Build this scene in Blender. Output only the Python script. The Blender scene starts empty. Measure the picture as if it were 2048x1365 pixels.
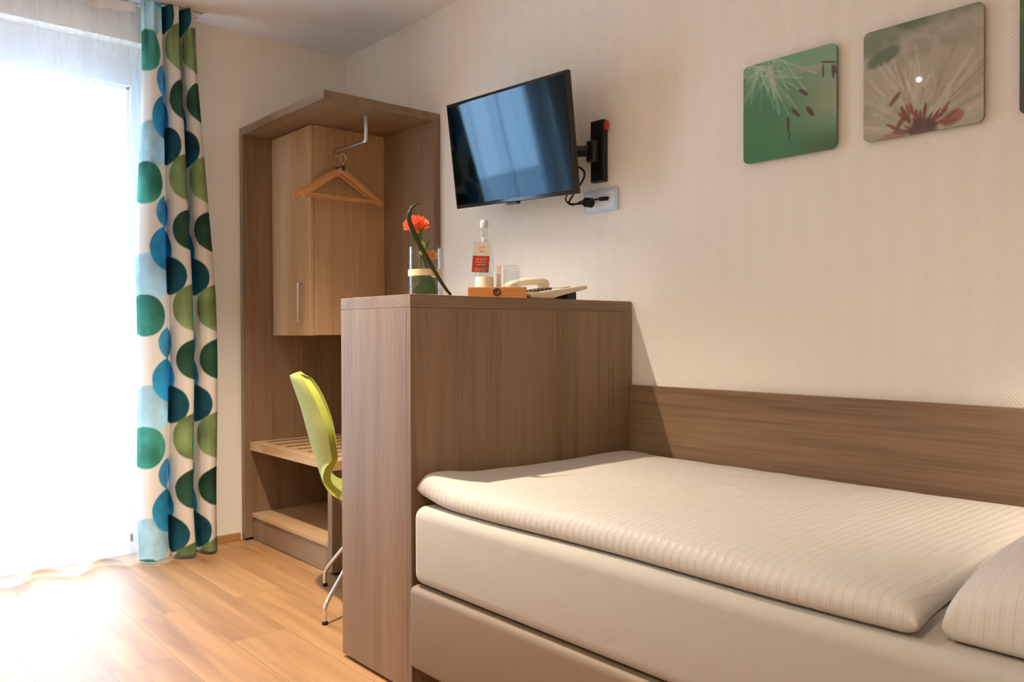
import bpy, bmesh, math, random
import numpy as np
from mathutils import Vector, Matrix, Euler
random.seed(7); rng = np.random.default_rng(11)
SC = bpy.context.scene
COL = SC.collection
PI = math.pi

# ------------------------------------------------------------------ helpers
def lin(r, g, b):
    f = lambda c: (c/255/12.92) if c/255 <= .04045 else ((c/255+.055)/1.055)**2.4
    return (f(r), f(g), f(b), 1.0)
def linv(a):
    a = np.asarray(a, float)/255
    return np.where(a <= .04045, a/12.92, ((a+.055)/1.055)**2.4)

OFF = {}
def tag(o, label=None, cat=None, group=None, kind=None):
    if label: o['label'] = label
    if cat: o['category'] = cat
    if group: o['group'] = group
    if kind: o['kind'] = kind
    return o
def thing(name, label, cat, loc=(0, 0, 0), group=None):
    o = bpy.data.objects.new(name, None); COL.objects.link(o)
    o.empty_display_size = .05
    o.location = loc; OFF[o.name] = Vector(loc)
    return tag(o, label, cat, group)
def link(name, me, mat, parent=None, smooth=False):
    o = bpy.data.objects.new(name, me); COL.objects.link(o)
    if mat is not None: me.materials.append(mat)
    if smooth:
        me.polygons.foreach_set('use_smooth', [True]*len(me.polygons))
    if parent is not None:
        off = OFF[parent.name]; me.transform(Matrix.Translation(-off))
        o.parent = parent; OFF[o.name] = off
    return o
def obj(name, bm, mat, parent=None, smooth=False, auto=None):
    bmesh.ops.recalc_face_normals(bm, faces=bm.faces)
    me = bpy.data.meshes.new(name); bm.to_mesh(me); bm.free()
    o = link(name, me, mat, parent, smooth or auto is not None)
    if auto is not None:
        me.set_sharp_from_angle(angle=math.radians(auto))
    if parent is None:                      # origin to the base centre
        co = np.empty(len(me.vertices)*3); me.vertices.foreach_get('co', co); co = co.reshape(-1, 3)
        c = Vector(((co[:, 0].min()+co[:, 0].max())/2, (co[:, 1].min()+co[:, 1].max())/2, co[:, 2].min()))
        me.transform(Matrix.Translation(-c)); o.location = c; OFF[o.name] = c
    return o
def single(name, label, cat, bm, mat, group=None, **k):
    return tag(obj(name, bm, mat, None, **k), label, cat, group)
def structure(name, bm, mat, **k):
    return tag(obj(name, bm, mat, None, **k), kind='structure')

def B(): return bmesh.new()
def box(bm, x0, x1, y0, y1, z0, z1, bev=0.0015, seg=2, mtx=None):
    t = bmesh.new()
    bmesh.ops.create_cube(t, size=1)
    for v in t.verts:
        v.co = Vector(((x0+x1)/2+v.co.x*(x1-x0), (y0+y1)/2+v.co.y*(y1-y0), (z0+z1)/2+v.co.z*(z1-z0)))
    if bev:
        b = min(bev, .45*min(abs(x1-x0), abs(y1-y0), abs(z1-z0)))
        bmesh.ops.bevel(t, geom=t.edges[:], offset=b, segments=seg, profile=.5, affect='EDGES')
    if mtx is not None: bmesh.ops.transform(t, matrix=mtx, verts=t.verts)
    merge(bm, t); return bm
def merge(bm, t):
    me = bpy.data.meshes.new('tmp'); t.to_mesh(me); t.free(); bm.from_mesh(me); bpy.data.meshes.remove(me)
def catmull(pts, n=8, closed=False):
    P = [np.array(p, float) for p in pts]; out = []
    m = len(P)
    for i in range(m-1):
        p0 = P[i-1] if i > 0 else 2*P[0]-P[1]; p1 = P[i]; p2 = P[i+1]
        p3 = P[i+2] if i+2 < m else 2*P[-1]-P[-2]
        for k in range(n):
            t = k/n
            out.append(.5*((2*p1)+(-p0+p2)*t+(2*p0-5*p1+4*p2-p3)*t*t+(-p0+3*p1-3*p2+p3)*t**3))
    out.append(P[-1]); return out
def tube(bm, pts, r, seg=10, flat=1.0, cap=True):
    """tube along pts; r a number or list; flat squeezes the section's second axis"""
    P = [Vector(p) for p in pts]; n = len(P)
    R = r if hasattr(r, '__len__') else [r]*n
    rings = []; ref = None
    for i in range(n):
        d = (P[min(i+1, n-1)]-P[max(i-1, 0)]).normalized()
        if ref is None:
            ref = Vector((0, 0, 1)) if abs(d.z) < .9 else Vector((1, 0, 0))
        a = (ref-d*ref.dot(d)).normalized(); ref = a; b = d.cross(a)
        rings.append([bm.verts.new(P[i]+a*(R[i]*math.cos(2*PI*k/seg))+b*(R[i]*flat*math.sin(2*PI*k/seg))) for k in range(seg)])
    for i in range(n-1):
        for k in range(seg):
            bm.faces.new((rings[i][k], rings[i][(k+1) % seg], rings[i+1][(k+1) % seg], rings[i+1][k]))
    if cap:
        bm.faces.new(rings[0][::-1]); bm.faces.new(rings[-1])
    return bm
def lathe(bm, prof, c=(0, 0, 0), seg=36, closed=False):
    rings = []
    for r, z in prof:
        if r < 1e-6: rings.append([bm.verts.new((c[0], c[1], c[2]+z))])
        else: rings.append([bm.verts.new((c[0]+r*math.cos(2*PI*k/seg), c[1]+r*math.sin(2*PI*k/seg), c[2]+z)) for k in range(seg)])
    pairs = list(zip(rings[:-1], rings[1:]))
    if closed: pairs.append((rings[-1], rings[0]))
    for A, D in pairs:
        for k in range(seg):
            a = A[k % len(A)]; b = A[(k+1) % len(A)]; c2 = D[(k+1) % len(D)]; d = D[k % len(D)]
            vs = []
            for v in (a, b, c2, d):
                if v not in vs: vs.append(v)
            if len(vs) > 2: bm.faces.new(vs)
    return bm
def prism(bm, outline, y0, y1, bev=0):
    """outline of (x, z) points extruded from y0 to y1"""
    t = bmesh.new()
    A = [t.verts.new((x, y0, z)) for x, z in outline]; D = [t.verts.new((x, y1, z)) for x, z in outline]
    t.faces.new(A[::-1]); t.faces.new(D)
    n = len(A)
    for i in range(n): t.faces.new((A[i], A[(i+1) % n], D[(i+1) % n], D[i]))
    if bev: bmesh.ops.bevel(t, geom=t.edges[:], offset=bev, segments=2, profile=.5, affect='EDGES')
    merge(bm, t); return bm
def grid_mesh(name, V, closed_u=False, uv=None, flip=False):
    """V: array (m, n, 3)"""
    m, n = V.shape[:2]
    idx = np.arange(m*n).reshape(m, n)
    a, b, c, d = idx[:-1, :-1].ravel(), idx[1:, :-1].ravel(), idx[1:, 1:].ravel(), idx[:-1, 1:].ravel()
    F = np.stack([a, b, c, d], 1)
    if flip: F = F[:, ::-1]
    me = bpy.data.meshes.new(name); me.from_pydata(V.reshape(-1, 3).tolist(), [], F.tolist()); me.update()
    return me
def set_col(me, cols, name='Print'):
    at = me.color_attributes.new(name, 'FLOAT_COLOR', 'POINT')
    rgba = np.ones((len(me.vertices), 4)); rgba[:, :3] = cols
    at.data.foreach_set('color', rgba.ravel())
def vnoise(x, y, seed=0):
    r = np.random.default_rng(seed).random((97, 97))
    xi = np.floor(x).astype(int); yi = np.floor(y).astype(int); fx = x-xi; fy = y-yi
    fx = fx*fx*(3-2*fx); fy = fy*fy*(3-2*fy)
    g = lambda i, j: r[i % 97, j % 97]
    return (g(xi, yi)*(1-fx)*(1-fy)+g(xi+1, yi)*fx*(1-fy)+g(xi, yi+1)*(1-fx)*fy+g(xi+1, yi+1)*fx*fy)
def fbm(x, y, seed=0, o=4):
    s = 0; a = .5
    for i in range(o): s = s+a*vnoise(x*2**i, y*2**i, seed+i); a *= .5
    return s
def smooth(e0, e1, x):
    t = np.clip((x-e0)/(e1-e0), 0, 1); return t*t*(3-2*t)

# ------------------------------------------------------------------ materials
def new_mat(name):
    m = bpy.data.materials.new(name); m.use_nodes = True
    nt = m.node_tree; return m, nt, nt.nodes['Principled BSDF']
def mat(name, col, rough=.5, metal=0, spec=.5, coat=0, emit=None, noise=0, nscale=40, bump=0, bscale=300, sheen=0, sub=0):
    m, nt, p = new_mat(name); N, L = nt.nodes, nt.links
    p.inputs['Base Color'].default_value = col; p.inputs['Roughness'].default_value = rough
    p.inputs['Metallic'].default_value = metal; p.inputs['Specular IOR Level'].default_value = spec
    p.inputs['Coat Weight'].default_value = coat; p.inputs['Coat Roughness'].default_value = .05
    if sheen: p.inputs['Sheen Weight'].default_value = sheen
    tc = N.new('ShaderNodeTexCoord')
    if noise:
        t = N.new('ShaderNodeTexNoise'); t.inputs['Scale'].default_value = nscale; t.inputs['Detail'].default_value = 4
        L.new(tc.outputs['Object'], t.inputs['Vector'])
        r = N.new('ShaderNodeValToRGB')
        r.color_ramp.elements[0].position = .3; r.color_ramp.elements[1].position = .7
        r.color_ramp.elements[0].color = tuple(c*(1-noise) for c in col[:3])+(1,)
        r.color_ramp.elements[1].color = tuple(min(1, c*(1+noise)) for c in col[:3])+(1,)
        L.new(t.outputs['Fac'], r.inputs['Fac']); L.new(r.outputs['Color'], p.inputs['Base Color'])
    if bump:
        t = N.new('ShaderNodeTexNoise'); t.inputs['Scale'].default_value = bscale; t.inputs['Detail'].default_value = 3
        L.new(tc.outputs['Object'], t.inputs['Vector'])
        b = N.new('ShaderNodeBump'); b.inputs['Strength'].default_value = bump; b.inputs['Distance'].default_value = .002
        L.new(t.outputs['Fac'], b.inputs['Height']); L.new(b.outputs['Normal'], p.inputs['Normal'])
    return m
def wood(name, dark, mid, light, axis='z', rough=.5, fine=1.0, contrast=1.0):
    m, nt, p = new_mat(name); N, L = nt.nodes, nt.links
    tc = N.new('ShaderNodeTexCoord')
    def stretched(across, along, detail):
        mp = N.new('ShaderNodeMapping')
        s = [across]*3; s['xyz'.index(axis)] = along
        mp.inputs['Scale'].default_value = s
        L.new(tc.outputs['Object'], mp.inputs['Vector'])
        t = N.new('ShaderNodeTexNoise'); t.inputs['Scale'].default_value = 1; t.inputs['Detail'].default_value = detail
        t.inputs['Roughness'].default_value = .6; t.inputs['Distortion'].default_value = .3
        L.new(mp.outputs['Vector'], t.inputs['Vector']); return t
    a = stretched(14*fine, .7, 3); b = stretched(110*fine, 2.2, 3); c = stretched(300*fine, 5, 2)
    def math_(op, x, y):
        n = N.new('ShaderNodeMath'); n.operation = op
        for i, v in enumerate((x, y)):
            if hasattr(v, 'links'): L.new(v, n.inputs[i])
            else: n.inputs[i].default_value = v
        return n.outputs[0]
    s = math_('ADD', math_('ADD', math_('MULTIPLY', a.outputs['Fac'], .45), math_('MULTIPLY', b.outputs['Fac'], .35)), math_('MULTIPLY', c.outputs['Fac'], .2))
    r = N.new('ShaderNodeValToRGB'); e = r.color_ramp.elements
    w = .16/contrast
    e[0].position = .5-w; e[0].color = dark; e[1].position = .5+w; e[1].color = light
    x = r.color_ramp.elements.new(.5); x.color = mid
    L.new(s, r.inputs['Fac']); L.new(r.outputs['Color'], p.inputs['Base Color'])
    p.inputs['Roughness'].default_value = rough
    bp = N.new('ShaderNodeBump'); bp.inputs['Strength'].default_value = .08; bp.inputs['Distance'].default_value = .001
    L.new(s, bp.inputs['Height']); L.new(bp.outputs['Normal'], p.inputs['Normal'])
    return m
def glass(name, tint=(1, 1, 1, 1), refl=.9):
    m = bpy.data.materials.new(name); m.use_nodes = True; nt = m.node_tree; N, L = nt.nodes, nt.links
    N.remove(N['Principled BSDF']); out = N['Material Output']
    t = N.new('ShaderNodeBsdfTransparent'); t.inputs['Color'].default_value = tint
    g = N.new('ShaderNodeBsdfGlossy'); g.inputs['Roughness'].default_value = .02
    lw = N.new('ShaderNodeLayerWeight'); lw.inputs['Blend'].default_value = .5
    pw = N.new('ShaderNodeMath'); pw.operation = 'POWER'; pw.inputs[1].default_value = 3.5; L.new(lw.outputs['Facing'], pw.inputs[0])
    f = N.new('ShaderNodeMapRange'); f.inputs['To Min'].default_value = .035; f.inputs['To Max'].default_value = .7; L.new(pw.outputs[0], f.inputs['Value'])
    x = N.new('ShaderNodeMixShader'); L.new(f.outputs[0], x.inputs['Fac'])
    L.new(t.outputs[0], x.inputs[1]); L.new(g.outputs[0], x.inputs[2]); L.new(x.outputs[0], out.inputs['Surface'])
    return m
def vcol_mat(name, rough=.5, coat=0, trans=0, sheen=0, attr='Print', spec=.5):
    m, nt, p = new_mat(name); N, L = nt.nodes, nt.links
    a = N.new('ShaderNodeVertexColor'); a.layer_name = attr
    L.new(a.outputs['Color'], p.inputs['Base Color']); p.inputs['Roughness'].default_value = rough
    p.inputs['Coat Weight'].default_value = coat; p.inputs['Coat Roughness'].default_value = .02
    p.inputs['Specular IOR Level'].default_value = spec
    if trans:
        t = N.new('ShaderNodeBsdfTranslucent'); L.new(a.outputs['Color'], t.inputs['Color'])
        x = N.new('ShaderNodeMixShader'); x.inputs['Fac'].default_value = trans
        L.new(p.outputs[0], x.inputs[1]); L.new(t.outputs[0], x.inputs[2]); L.new(x.outputs[0], N['Material Output'].inputs['Surface'])
    return m

# walls: painted woven herringbone wallcovering
def wall_mat(name, col, axes='xz', strength=.2):
    m, nt, p = new_mat(name); N, L = nt.nodes, nt.links
    p.inputs['Base Color'].default_value = col; p.inputs['Roughness'].default_value = .75
    p.inputs['Specular IOR Level'].default_value = .25
    tc = N.new('ShaderNodeTexCoord'); sp = N.new('ShaderNodeSeparateXYZ'); L.new(tc.outputs['Object'], sp.inputs[0])
    def M(op, a, b=None):
        n = N.new('ShaderNodeMath'); n.operation = op
        for i, v in enumerate((a, b)):
            if v is None: continue
            if hasattr(v, 'links'): L.new(v, n.inputs[i])
            else: n.inputs[i].default_value = v
        return n.outputs[0]
    u = sp.outputs['XYZ'.index(axes[0].upper())]; v = sp.outputs['Z']
    zig = M('PINGPONG', u, .048)
    ph = M('MULTIPLY', M('ADD', v, M('MULTIPLY', zig, 1.1)), 2*PI/.0115)
    h = M('SINE', ph)
    b = N.new('ShaderNodeBump'); b.inputs['Strength'].default_value = strength; b.inputs['Distance'].default_value = .0012
    L.new(h, b.inputs['Height']); L.new(b.outputs['Normal'], p.inputs['Normal'])
    return m
M_WALL = wall_mat('woven_wallpaper', lin(242, 236, 226))
M_WALLY = wall_mat('woven_wallpaper_end', lin(246, 239, 226), 'yz', .06)
M_CEIL = mat('ceiling_paint', lin(245, 246, 247), .85, spec=.2)
OAK = dict(dark=lin(104, 80, 58), mid=lin(134, 107, 81), light=lin(150, 124, 96))
M_WOOD = wood('grey_oak_upright', axis='z', contrast=.85, **OAK)
M_WOODX = wood('grey_oak_along_wall', axis='x', **OAK)
M_WOODY = wood('grey_oak_across', axis='y', **OAK)
LOAK = dict(dark=lin(164, 128, 90), mid=lin(188, 151, 110), light=lin(204, 170, 130))
M_LIGHT = wood('light_oak_upright', axis='z', contrast=.8, **LOAK)
M_LIGHTX = wood('light_oak_along', axis='x', contrast=.8, **LOAK)
M_STEEL = mat('brushed_steel', (.62, .61, .60, 1), .28, 1)
M_CHROME = mat('chrome', (.78, .77, .75, 1), .12, 1)
M_BLACK = mat('black_plastic', lin(22, 22, 24), .45)
M_BLACKM = mat('black_metal', lin(14, 13, 13), .4)
M_RUBBER = mat('black_rubber', lin(18, 17, 16), .8)
M_WHITE = mat('white_plastic', lin(238, 238, 238), .4)
M_FRAME = mat('white_window_frame', lin(240, 242, 245), .35)

# floor planks running along x
def floor_mat():
    m, nt, p = new_mat('oak_plank_floor'); N, L = nt.nodes, nt.links
    tc = N.new('ShaderNodeTexCoord')
    mp = N.new('ShaderNodeMapping'); mp.inputs['Location'].default_value = (.15, .045, 0)
    L.new(tc.outputs['Object'], mp.inputs['Vector'])
    br = N.new('ShaderNodeTexBrick'); br.offset = .37; br.offset_frequency = 2
    br.inputs['Color1'].default_value = (0, 0, 0, 1); br.inputs['Color2'].default_value = (1, 1, 1, 1); br.inputs['Mortar'].default_value = (.5, .5, .5, 1)
    br.inputs['Scale'].default_value = 1; br.inputs['Mortar Size'].default_value = .0011; br.inputs['Mortar Smooth'].default_value = .3
    br.inputs['Brick Width'].default_value = 1.25; br.inputs['Row Height'].default_value = .2
    L.new(mp.outputs['Vector'], br.inputs['Vector'])
    wn = N.new('ShaderNodeTexNoise'); wn.noise_dimensions = '4D'; wn.inputs['Scale'].default_value = 1; wn.inputs['Detail'].default_value = 5; wn.inputs['Distortion'].default_value = .6
    m2 = N.new('ShaderNodeMapping'); m2.inputs['Scale'].default_value = (1.1, 16, 1); L.new(tc.outputs['Object'], m2.inputs['Vector'])
    L.new(m2.outputs['Vector'], wn.inputs['Vector'])
    mul = N.new('ShaderNodeMath'); mul.operation = 'MULTIPLY'; mul.inputs[1].default_value = 9; L.new(br.outputs['Color'], mul.inputs[0]); L.new(mul.outputs[0], wn.inputs['W'])
    r = N.new('ShaderNodeValToRGB'); e = r.color_ramp.elements
    e[0].position = .3; e[0].color = lin(140, 96, 56); e[1].position = .72; e[1].color = lin(180, 134, 85)
    x = e.new(.5); x.color = lin(166, 119, 72)
    L.new(wn.outputs['Fac'], r.inputs['Fac'])
    hs = N.new('ShaderNodeHueSaturation'); L.new(r.outputs['Color'], hs.inputs['Color'])
    mr = N.new('ShaderNodeMapRange'); mr.inputs['To Min'].default_value = .88; mr.inputs['To Max'].default_value = 1.06; L.new(br.outputs['Color'], mr.inputs['Value']); L.new(mr.outputs[0], hs.inputs['Value'])
    mx = N.new('ShaderNodeMixRGB'); L.new(br.outputs['Fac'], mx.inputs['Fac']); L.new(hs.outputs['Color'], mx.inputs['Color1']); mx.inputs['Color2'].default_value = lin(110, 70, 38)
    L.new(mx.outputs['Color'], p.inputs['Base Color']); p.inputs['Roughness'].default_value = .52
    p.inputs['Specular IOR Level'].default_value = .95
    b = N.new('ShaderNodeBump'); b.inputs['Strength'].default_value = .05; b.inputs['Distance'].default_value = .002
    ad = N.new('ShaderNodeMath'); ad.operation = 'SUBTRACT'; L.new(wn.outputs['Fac'], ad.inputs[0]); L.new(br.outputs['Fac'], ad.inputs[1])
    L.new(ad.outputs[0], b.inputs['Height']); L.new(b.outputs['Normal'], p.inputs['Normal'])
    return m

# ------------------------------------------------------------------ setting
RX, RY, RZ = 5.6, -3.6, 2.69          # room: x 0..RX, y RY..0
structure('floor', box(B(), -.16, RX+.1, RY-.1, .1, -.1, 0, 0), floor_mat())
structure('ceiling', box(B(), -.16, RX+.1, RY-.1, .1, RZ, RZ+.1, 0), M_CEIL)
structure('wall_right', box(B(), 0, RX+.1, 0, .1, 0, RZ, 0), M_WALL)
structure('wall_left', box(B(), -.16, RX+.1, RY-.1, RY, 0, RZ, 0), M_WALL)
structure('wall_back', box(B(), RX, RX+.1, RY, 0, 0, RZ, 0), M_WALLY)
WY0, WY1, WZ = -2.05, -1.06, 2.515    # window opening in the far wall
wf = B()
box(wf, -.16, 0, WY1, .1, 0, RZ, 0); box(wf, -.16, 0, WY0, WY1, WZ, RZ, 0); box(wf, -.16, 0, RY, WY0, 0, RZ, 0)
structure('wall_far', wf, M_WALLY)
M_BASE = wood('oak_baseboard', lin(150, 104, 58), lin(178, 128, 76), lin(196, 146, 92), axis='y')
bb = B(); box(bb, 0, .012, WY1, -.645, 0, .04, .002); box(bb, 0, .012, RY, WY0, 0, .04, .002)
structure('baseboard_far', bb, M_BASE)
bb = B(); box(bb, 0, RX, RY, RY+.012, 0, .04, .002); structure('baseboard_left', bb, M_BASE)

# balcony door in the far wall
w = thing('window_1', None, None, (-.1, (WY0+WY1)/2, 0)); w['kind'] = 'structure'
fr = B()
box(fr, -.15, -.085, WY0, WY0+.09, 0, WZ, .004); box(fr, -.15, -.085, WY1-.09, WY1, 0, WZ, .004)
box(fr, -.15, -.085, WY0+.09, WY1-.09, 2.32, WZ, .004); box(fr, -.15, -.085, WY0+.09, WY1-.09, 0, .06, .004)
obj('window_frame', fr, M_FRAME, w)
sa = B()
ys0, ys1 = WY0+.09, WY1-.09
box(sa, -.135, -.1, ys0, ys0+.016, .06, 2.32, .003); box(sa, -.135, -.1, ys1-.016, ys1, .06, 2.32, .003)
box(sa, -.135, -.1, ys0, ys1, 2.304, 2.32, .003); box(sa, -.135, -.1, ys0, ys1, .06, .10, .003)
obj('window_sash', sa, M_FRAME, w)
obj('window_pane', box(B(), -.122, -.116, ys0+.01, ys1-.01, .08, 2.31, 0), glass('window_glass', (.97, .99, 1, 1)), w)
# outside: terrace and the low building opposite
M_OUT = mat('pale_render', lin(205, 208, 212), .9)
structure('exterior_ground', box(B(), -40, -.16, -40, 40, -.5, -.12, 0), M_OUT)
ow = B(); box(ow, -18, -16, -30, 30, -.12, 1.66, 0); structure('exterior_wall', ow, M_OUT)

# ------------------------------------------------------------------ curtains
M_RAIL = mat('white_rail', lin(225, 225, 225), .35)
rail = thing('curtain_rail', 'slim white ceiling curtain rail above the window', 'curtain rail', (.1, -1.9, 2.662))
rb = B(); box(rb, .04, .165, -2.75, -.868, 2.683, 2.6899, .002); obj('track', rb, M_RAIL, rail)
rb = B(); box(rb, .055, .068, -2.74, -.875, 2.680, 2.6829, .001); obj('runner_groove', rb, mat('rail_grey', lin(176, 176, 178), .4), rail)
rb = B(); box(rb, .134, .147, -2.74, -.875, 2.680, 2.6829, .001); obj('runner_groove', rb, bpy.data.materials['rail_grey'], rail)

def sheer_mat():
    m = bpy.data.materials.new('sheer_voile'); m.use_nodes = True; nt = m.node_tree; N, L = nt.nodes, nt.links
    N.remove(N['Principled BSDF']); out = N['Material Output']
    c = lin(247, 248, 252)
    t = N.new('ShaderNodeBsdfTransparent')
    d = N.new('ShaderNodeBsdfDiffuse'); d.inputs['Color'].default_value = c
    tr = N.new('ShaderNodeBsdfTranslucent'); tr.inputs['Color'].default_value = c
    a = N.new('ShaderNodeMixShader'); a.inputs['Fac'].default_value = .14; L.new(d.outputs[0], a.inputs[1]); L.new(tr.outputs[0], a.inputs[2])
    lw = N.new('ShaderNodeLayerWeight'); lw.inputs['Blend'].default_value = .35
    mr = N.new('ShaderNodeMapRange'); mr.inputs['To Min'].default_value = .24; mr.inputs['To Max'].default_value = .72
    L.new(lw.outputs['Facing'], mr.inputs['Value'])
    x = N.new('ShaderNodeMixShader'); L.new(mr.outputs[0], x.inputs['Fac']); L.new(t.outputs[0], x.inputs[1]); L.new(a.outputs[0], x.inputs[2])
    L.new(x.outputs[0], out.inputs['Surface']); return m
ny, nz = 620, 60
yy = np.linspace(-2.6, -1.165, ny); zz = np.linspace(.008, 2.672, nz)
Y, Z = np.meshgrid(yy, zz, indexing='ij')
ph = 2*PI*(Y+1.70)/.262
fl = 1-Z/2.66
wav = np.cos(ph+.5*np.sin(3.1*Y)+.2*np.sin(2.2*Z+4*Y))*(.020+.030*fl)+.009*np.cos(2.3*ph+1.1*Z)*(1-.85*fl)
X = .060+wav
Z2 = Z+np.where(Z < .03, .016*(1-np.cos(ph))/2, 0)
M_SHEER = sheer_mat()
sc_ = thing('sheer_curtain', 'floor-length white sheer curtain drawn across the bright window', 'curtain', (.06, -1.88, 0))
link('voile', grid_mesh('voile', np.stack([X, Y, Z2], -1)), M_SHEER, sc_, True)
link('hem', grid_mesh('hem', np.stack([X+.0012, Y, Z2], -1)[:, :3]), M_SHEER, sc_, True)
k0 = np.searchsorted(zz, 2.60)
link('heading_tape', grid_mesh('heading_tape', np.stack([X+.0012, Y, Z2], -1)[:, k0:]), mat('heading_tape_white', lin(232, 226, 220), .8), sc_, True)

# patterned drape: path given as (y, x, u); u runs along the cloth so the print wraps the folds
PATH = [(-1.196, .085, .000), (-1.185, .120, .030), (-1.150, .158, .075), (-1.105, .160, .125), (-1.072, .135, .165), (-1.062, .095, .205),
        (-1.046, .070, .240), (-1.040, .105, .275), (-1.028, .150, .305), (-1.000, .182, .340), (-.968, .180, .375), (-.950, .140, .415),
        (-.944, .095, .530), (-.930, .070, .645), (-.922, .100, .700), (-.914, .145, .732), (-.888, .180, .765), (-.855, .172, .800), (-.832, .130, .840), (-.826, .085, .88)]
pp = np.array(catmull(PATH, 14)); NU = len(pp); NV = 540
vz = np.linspace(.015, 2.674, NV)
U = np.repeat(pp[:, 2][:, None], NV, 1); VZ = np.repeat(vz[None], NU, 0)
t = (VZ/2.65)
ymid = np.repeat(pp[:, 0][:, None], NV, 1); xmid = np.repeat(pp[:, 1][:, None], NV, 1)
shr = 1-.26*smooth(.45, 1.0, t)
Yd = -1.188+(ymid+1.196)*shr-.004*np.sin(5*VZ)+.03*smooth(.5, 1, t)*(1-(ymid+1.2)/.37)
Xd = .150+(xmid-.128)*(.85+.28*smooth(.5, 0, t)-.25*smooth(.75, 1, t))+.006*np.sin(3*VZ+9*ymid)
pleat = smooth(.86, 1.0, t)
Xd = Xd+pleat*.012*np.sin(U*2*PI/.075)
flare = smooth(.10, 0, t); Xd = Xd+flare*.012*np.sin(U*2*PI/.21+1); Yd = Yd+flare*.008*np.sin(U*2*PI/.17)
cols = np.ones((NU, NV, 3))*linv((236, 228, 218))
def blob(cu, cz, r, rgb, alpha=1.0, per=.628, seed=0):
    global cols
    c = linv(rgb)
    for k in range(-3, 5):
        z0 = cz+per*k
        du = U-cu; dz = VZ-z0
        wob = 1+.05*(fbm(np.arctan2(dz, du)*1.3+5, np.zeros_like(du)+k+seed, seed, 2)-.4)
        d = np.sqrt(du*du+dz*dz)/(r*wob)
        mk = smooth(1.02, .97, d)*alpha
        tone = .36+1.34*fbm(U*12+seed, VZ*10+k, seed+3, 4)
        tone = tone*(1.08-.22*np.clip(dz/r, -1, 1))
        cols = cols*(1-mk[..., None])+mk[..., None]*np.clip(c*tone[..., None], 0, 1)
G1, G2, TEAL, BLUE, AQ, PALE = (126, 146, 98), (44, 80, 62), (28, 82, 98), (52, 154, 194), (70, 150, 134), (160, 203, 216)
for base in (0.0, .425):              # the print repeats across the cloth
    blob(base+.07, 1.365, .114, PALE, .85, seed=1)
    blob(base+.045, 1.183, .101, AQ, seed=2)
    blob(base+.185, 1.68, .079, BLUE, .95, seed=3)
    blob(base+.180, 1.503, .107, BLUE, seed=4)
    blob(base+.262, 1.377, .092, TEAL, seed=5)
    blob(base+.395, 1.223, .115, G1, seed=6)
    blob(base+.392, .97, .098, G2, seed=7)
me = grid_mesh('patterned_drape', np.stack([Xd, Yd, VZ], -1)); set_col(me, cols.reshape(-1, 3))
o = link('patterned_drape', me, vcol_mat('dotted_drape_fabric', .8, trans=.22, spec=.2), None, True); OFF[o.name] = Vector()
sm = o.modifiers.new('thick', 'SOLIDIFY'); sm.thickness = .0015
tag(o, 'gathered white drape printed with green, teal and blue watercolour dots', 'curtain')

# ------------------------------------------------------------------ wardrobe
X1, DW, HW = .928, .637, 2.178
wd = thing('wardrobe', 'open grey-brown oak wardrobe with shelf and hanging rail', 'wardrobe', (.47, -.32, 0))
obj('side_panel', box(B(), .008, .046, -DW, -.004, .014, 2.138), M_WOOD, wd)
obj('back_panel', box(B(), .046, X1, -.044, -.004, .014, 2.138), M_WOOD, wd)
obj('top_panel', box(B(), .008, X1, -DW, -.004, 2.1385, HW), M_WOODX, wd)
sh = obj('luggage_shelf', box(B(), .046, X1, -.606, -.044, .477, .522), M_LIGHTX, wd)
for i in range(7):
    x = .13+.115*i
    obj('runner_strip', box(B(), x-.007, x+.007, -.55, -.08, .5222, .5245, .0008), mat('dark_strip', lin(96, 66, 46), .45) if i == 0 else bpy.data.materials['dark_strip'], sh)
obj('bottom_shelf', box(B(), .046, .872, -.597, -.044, .122, .143), M_LIGHTX, wd)
obj('plinth', box(B(), .046, .872, -.590, -.570, .002, .1215), M_WOODX, wd)
obj('support_panel', box(B(), .8725, .912, -.6, -.044, .012, .4768), M_WOOD, wd)
for x, y in ((.027, -.61), (.027, -.05), (.892, -.57), (.892, -.07)):
    obj('glide', lathe(B(), [(0, 0), (.014, 0), (.014, .0135), (0, .0135)], (x, y, 0.0005), 16), M_RUBBER, wd)
cb = obj('cabinet', box(B(), .047, .483, -.455, -.0445, 1.086, 2.1375), M_LIGHT, wd)
obj('cabinet_door', box(B(), .048, .483, -.474, -.4565, 1.084, 2.134), M_LIGHT, cb)
hb = B(); tube(hb, [(.393, -.474, 1.157), (.393, -.497, 1.157), (.393, -.5, 1.16), (.393, -.5, 1.345), (.393, -.497, 1.348), (.393, -.474, 1.348)], .0065, 10)
obj('door_handle', hb, M_STEEL, cb, auto=40)
rl = B(); tube(rl, [(.4835, -.34, 2.016), (.776, -.34, 2.016), (.788, -.34, 2.018), (.79, -.34, 2.03), (.79, -.34, 2.1375)], .0095, 14)
obj('hanging_rail', rl, M_STEEL, wd, auto=40)

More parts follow.
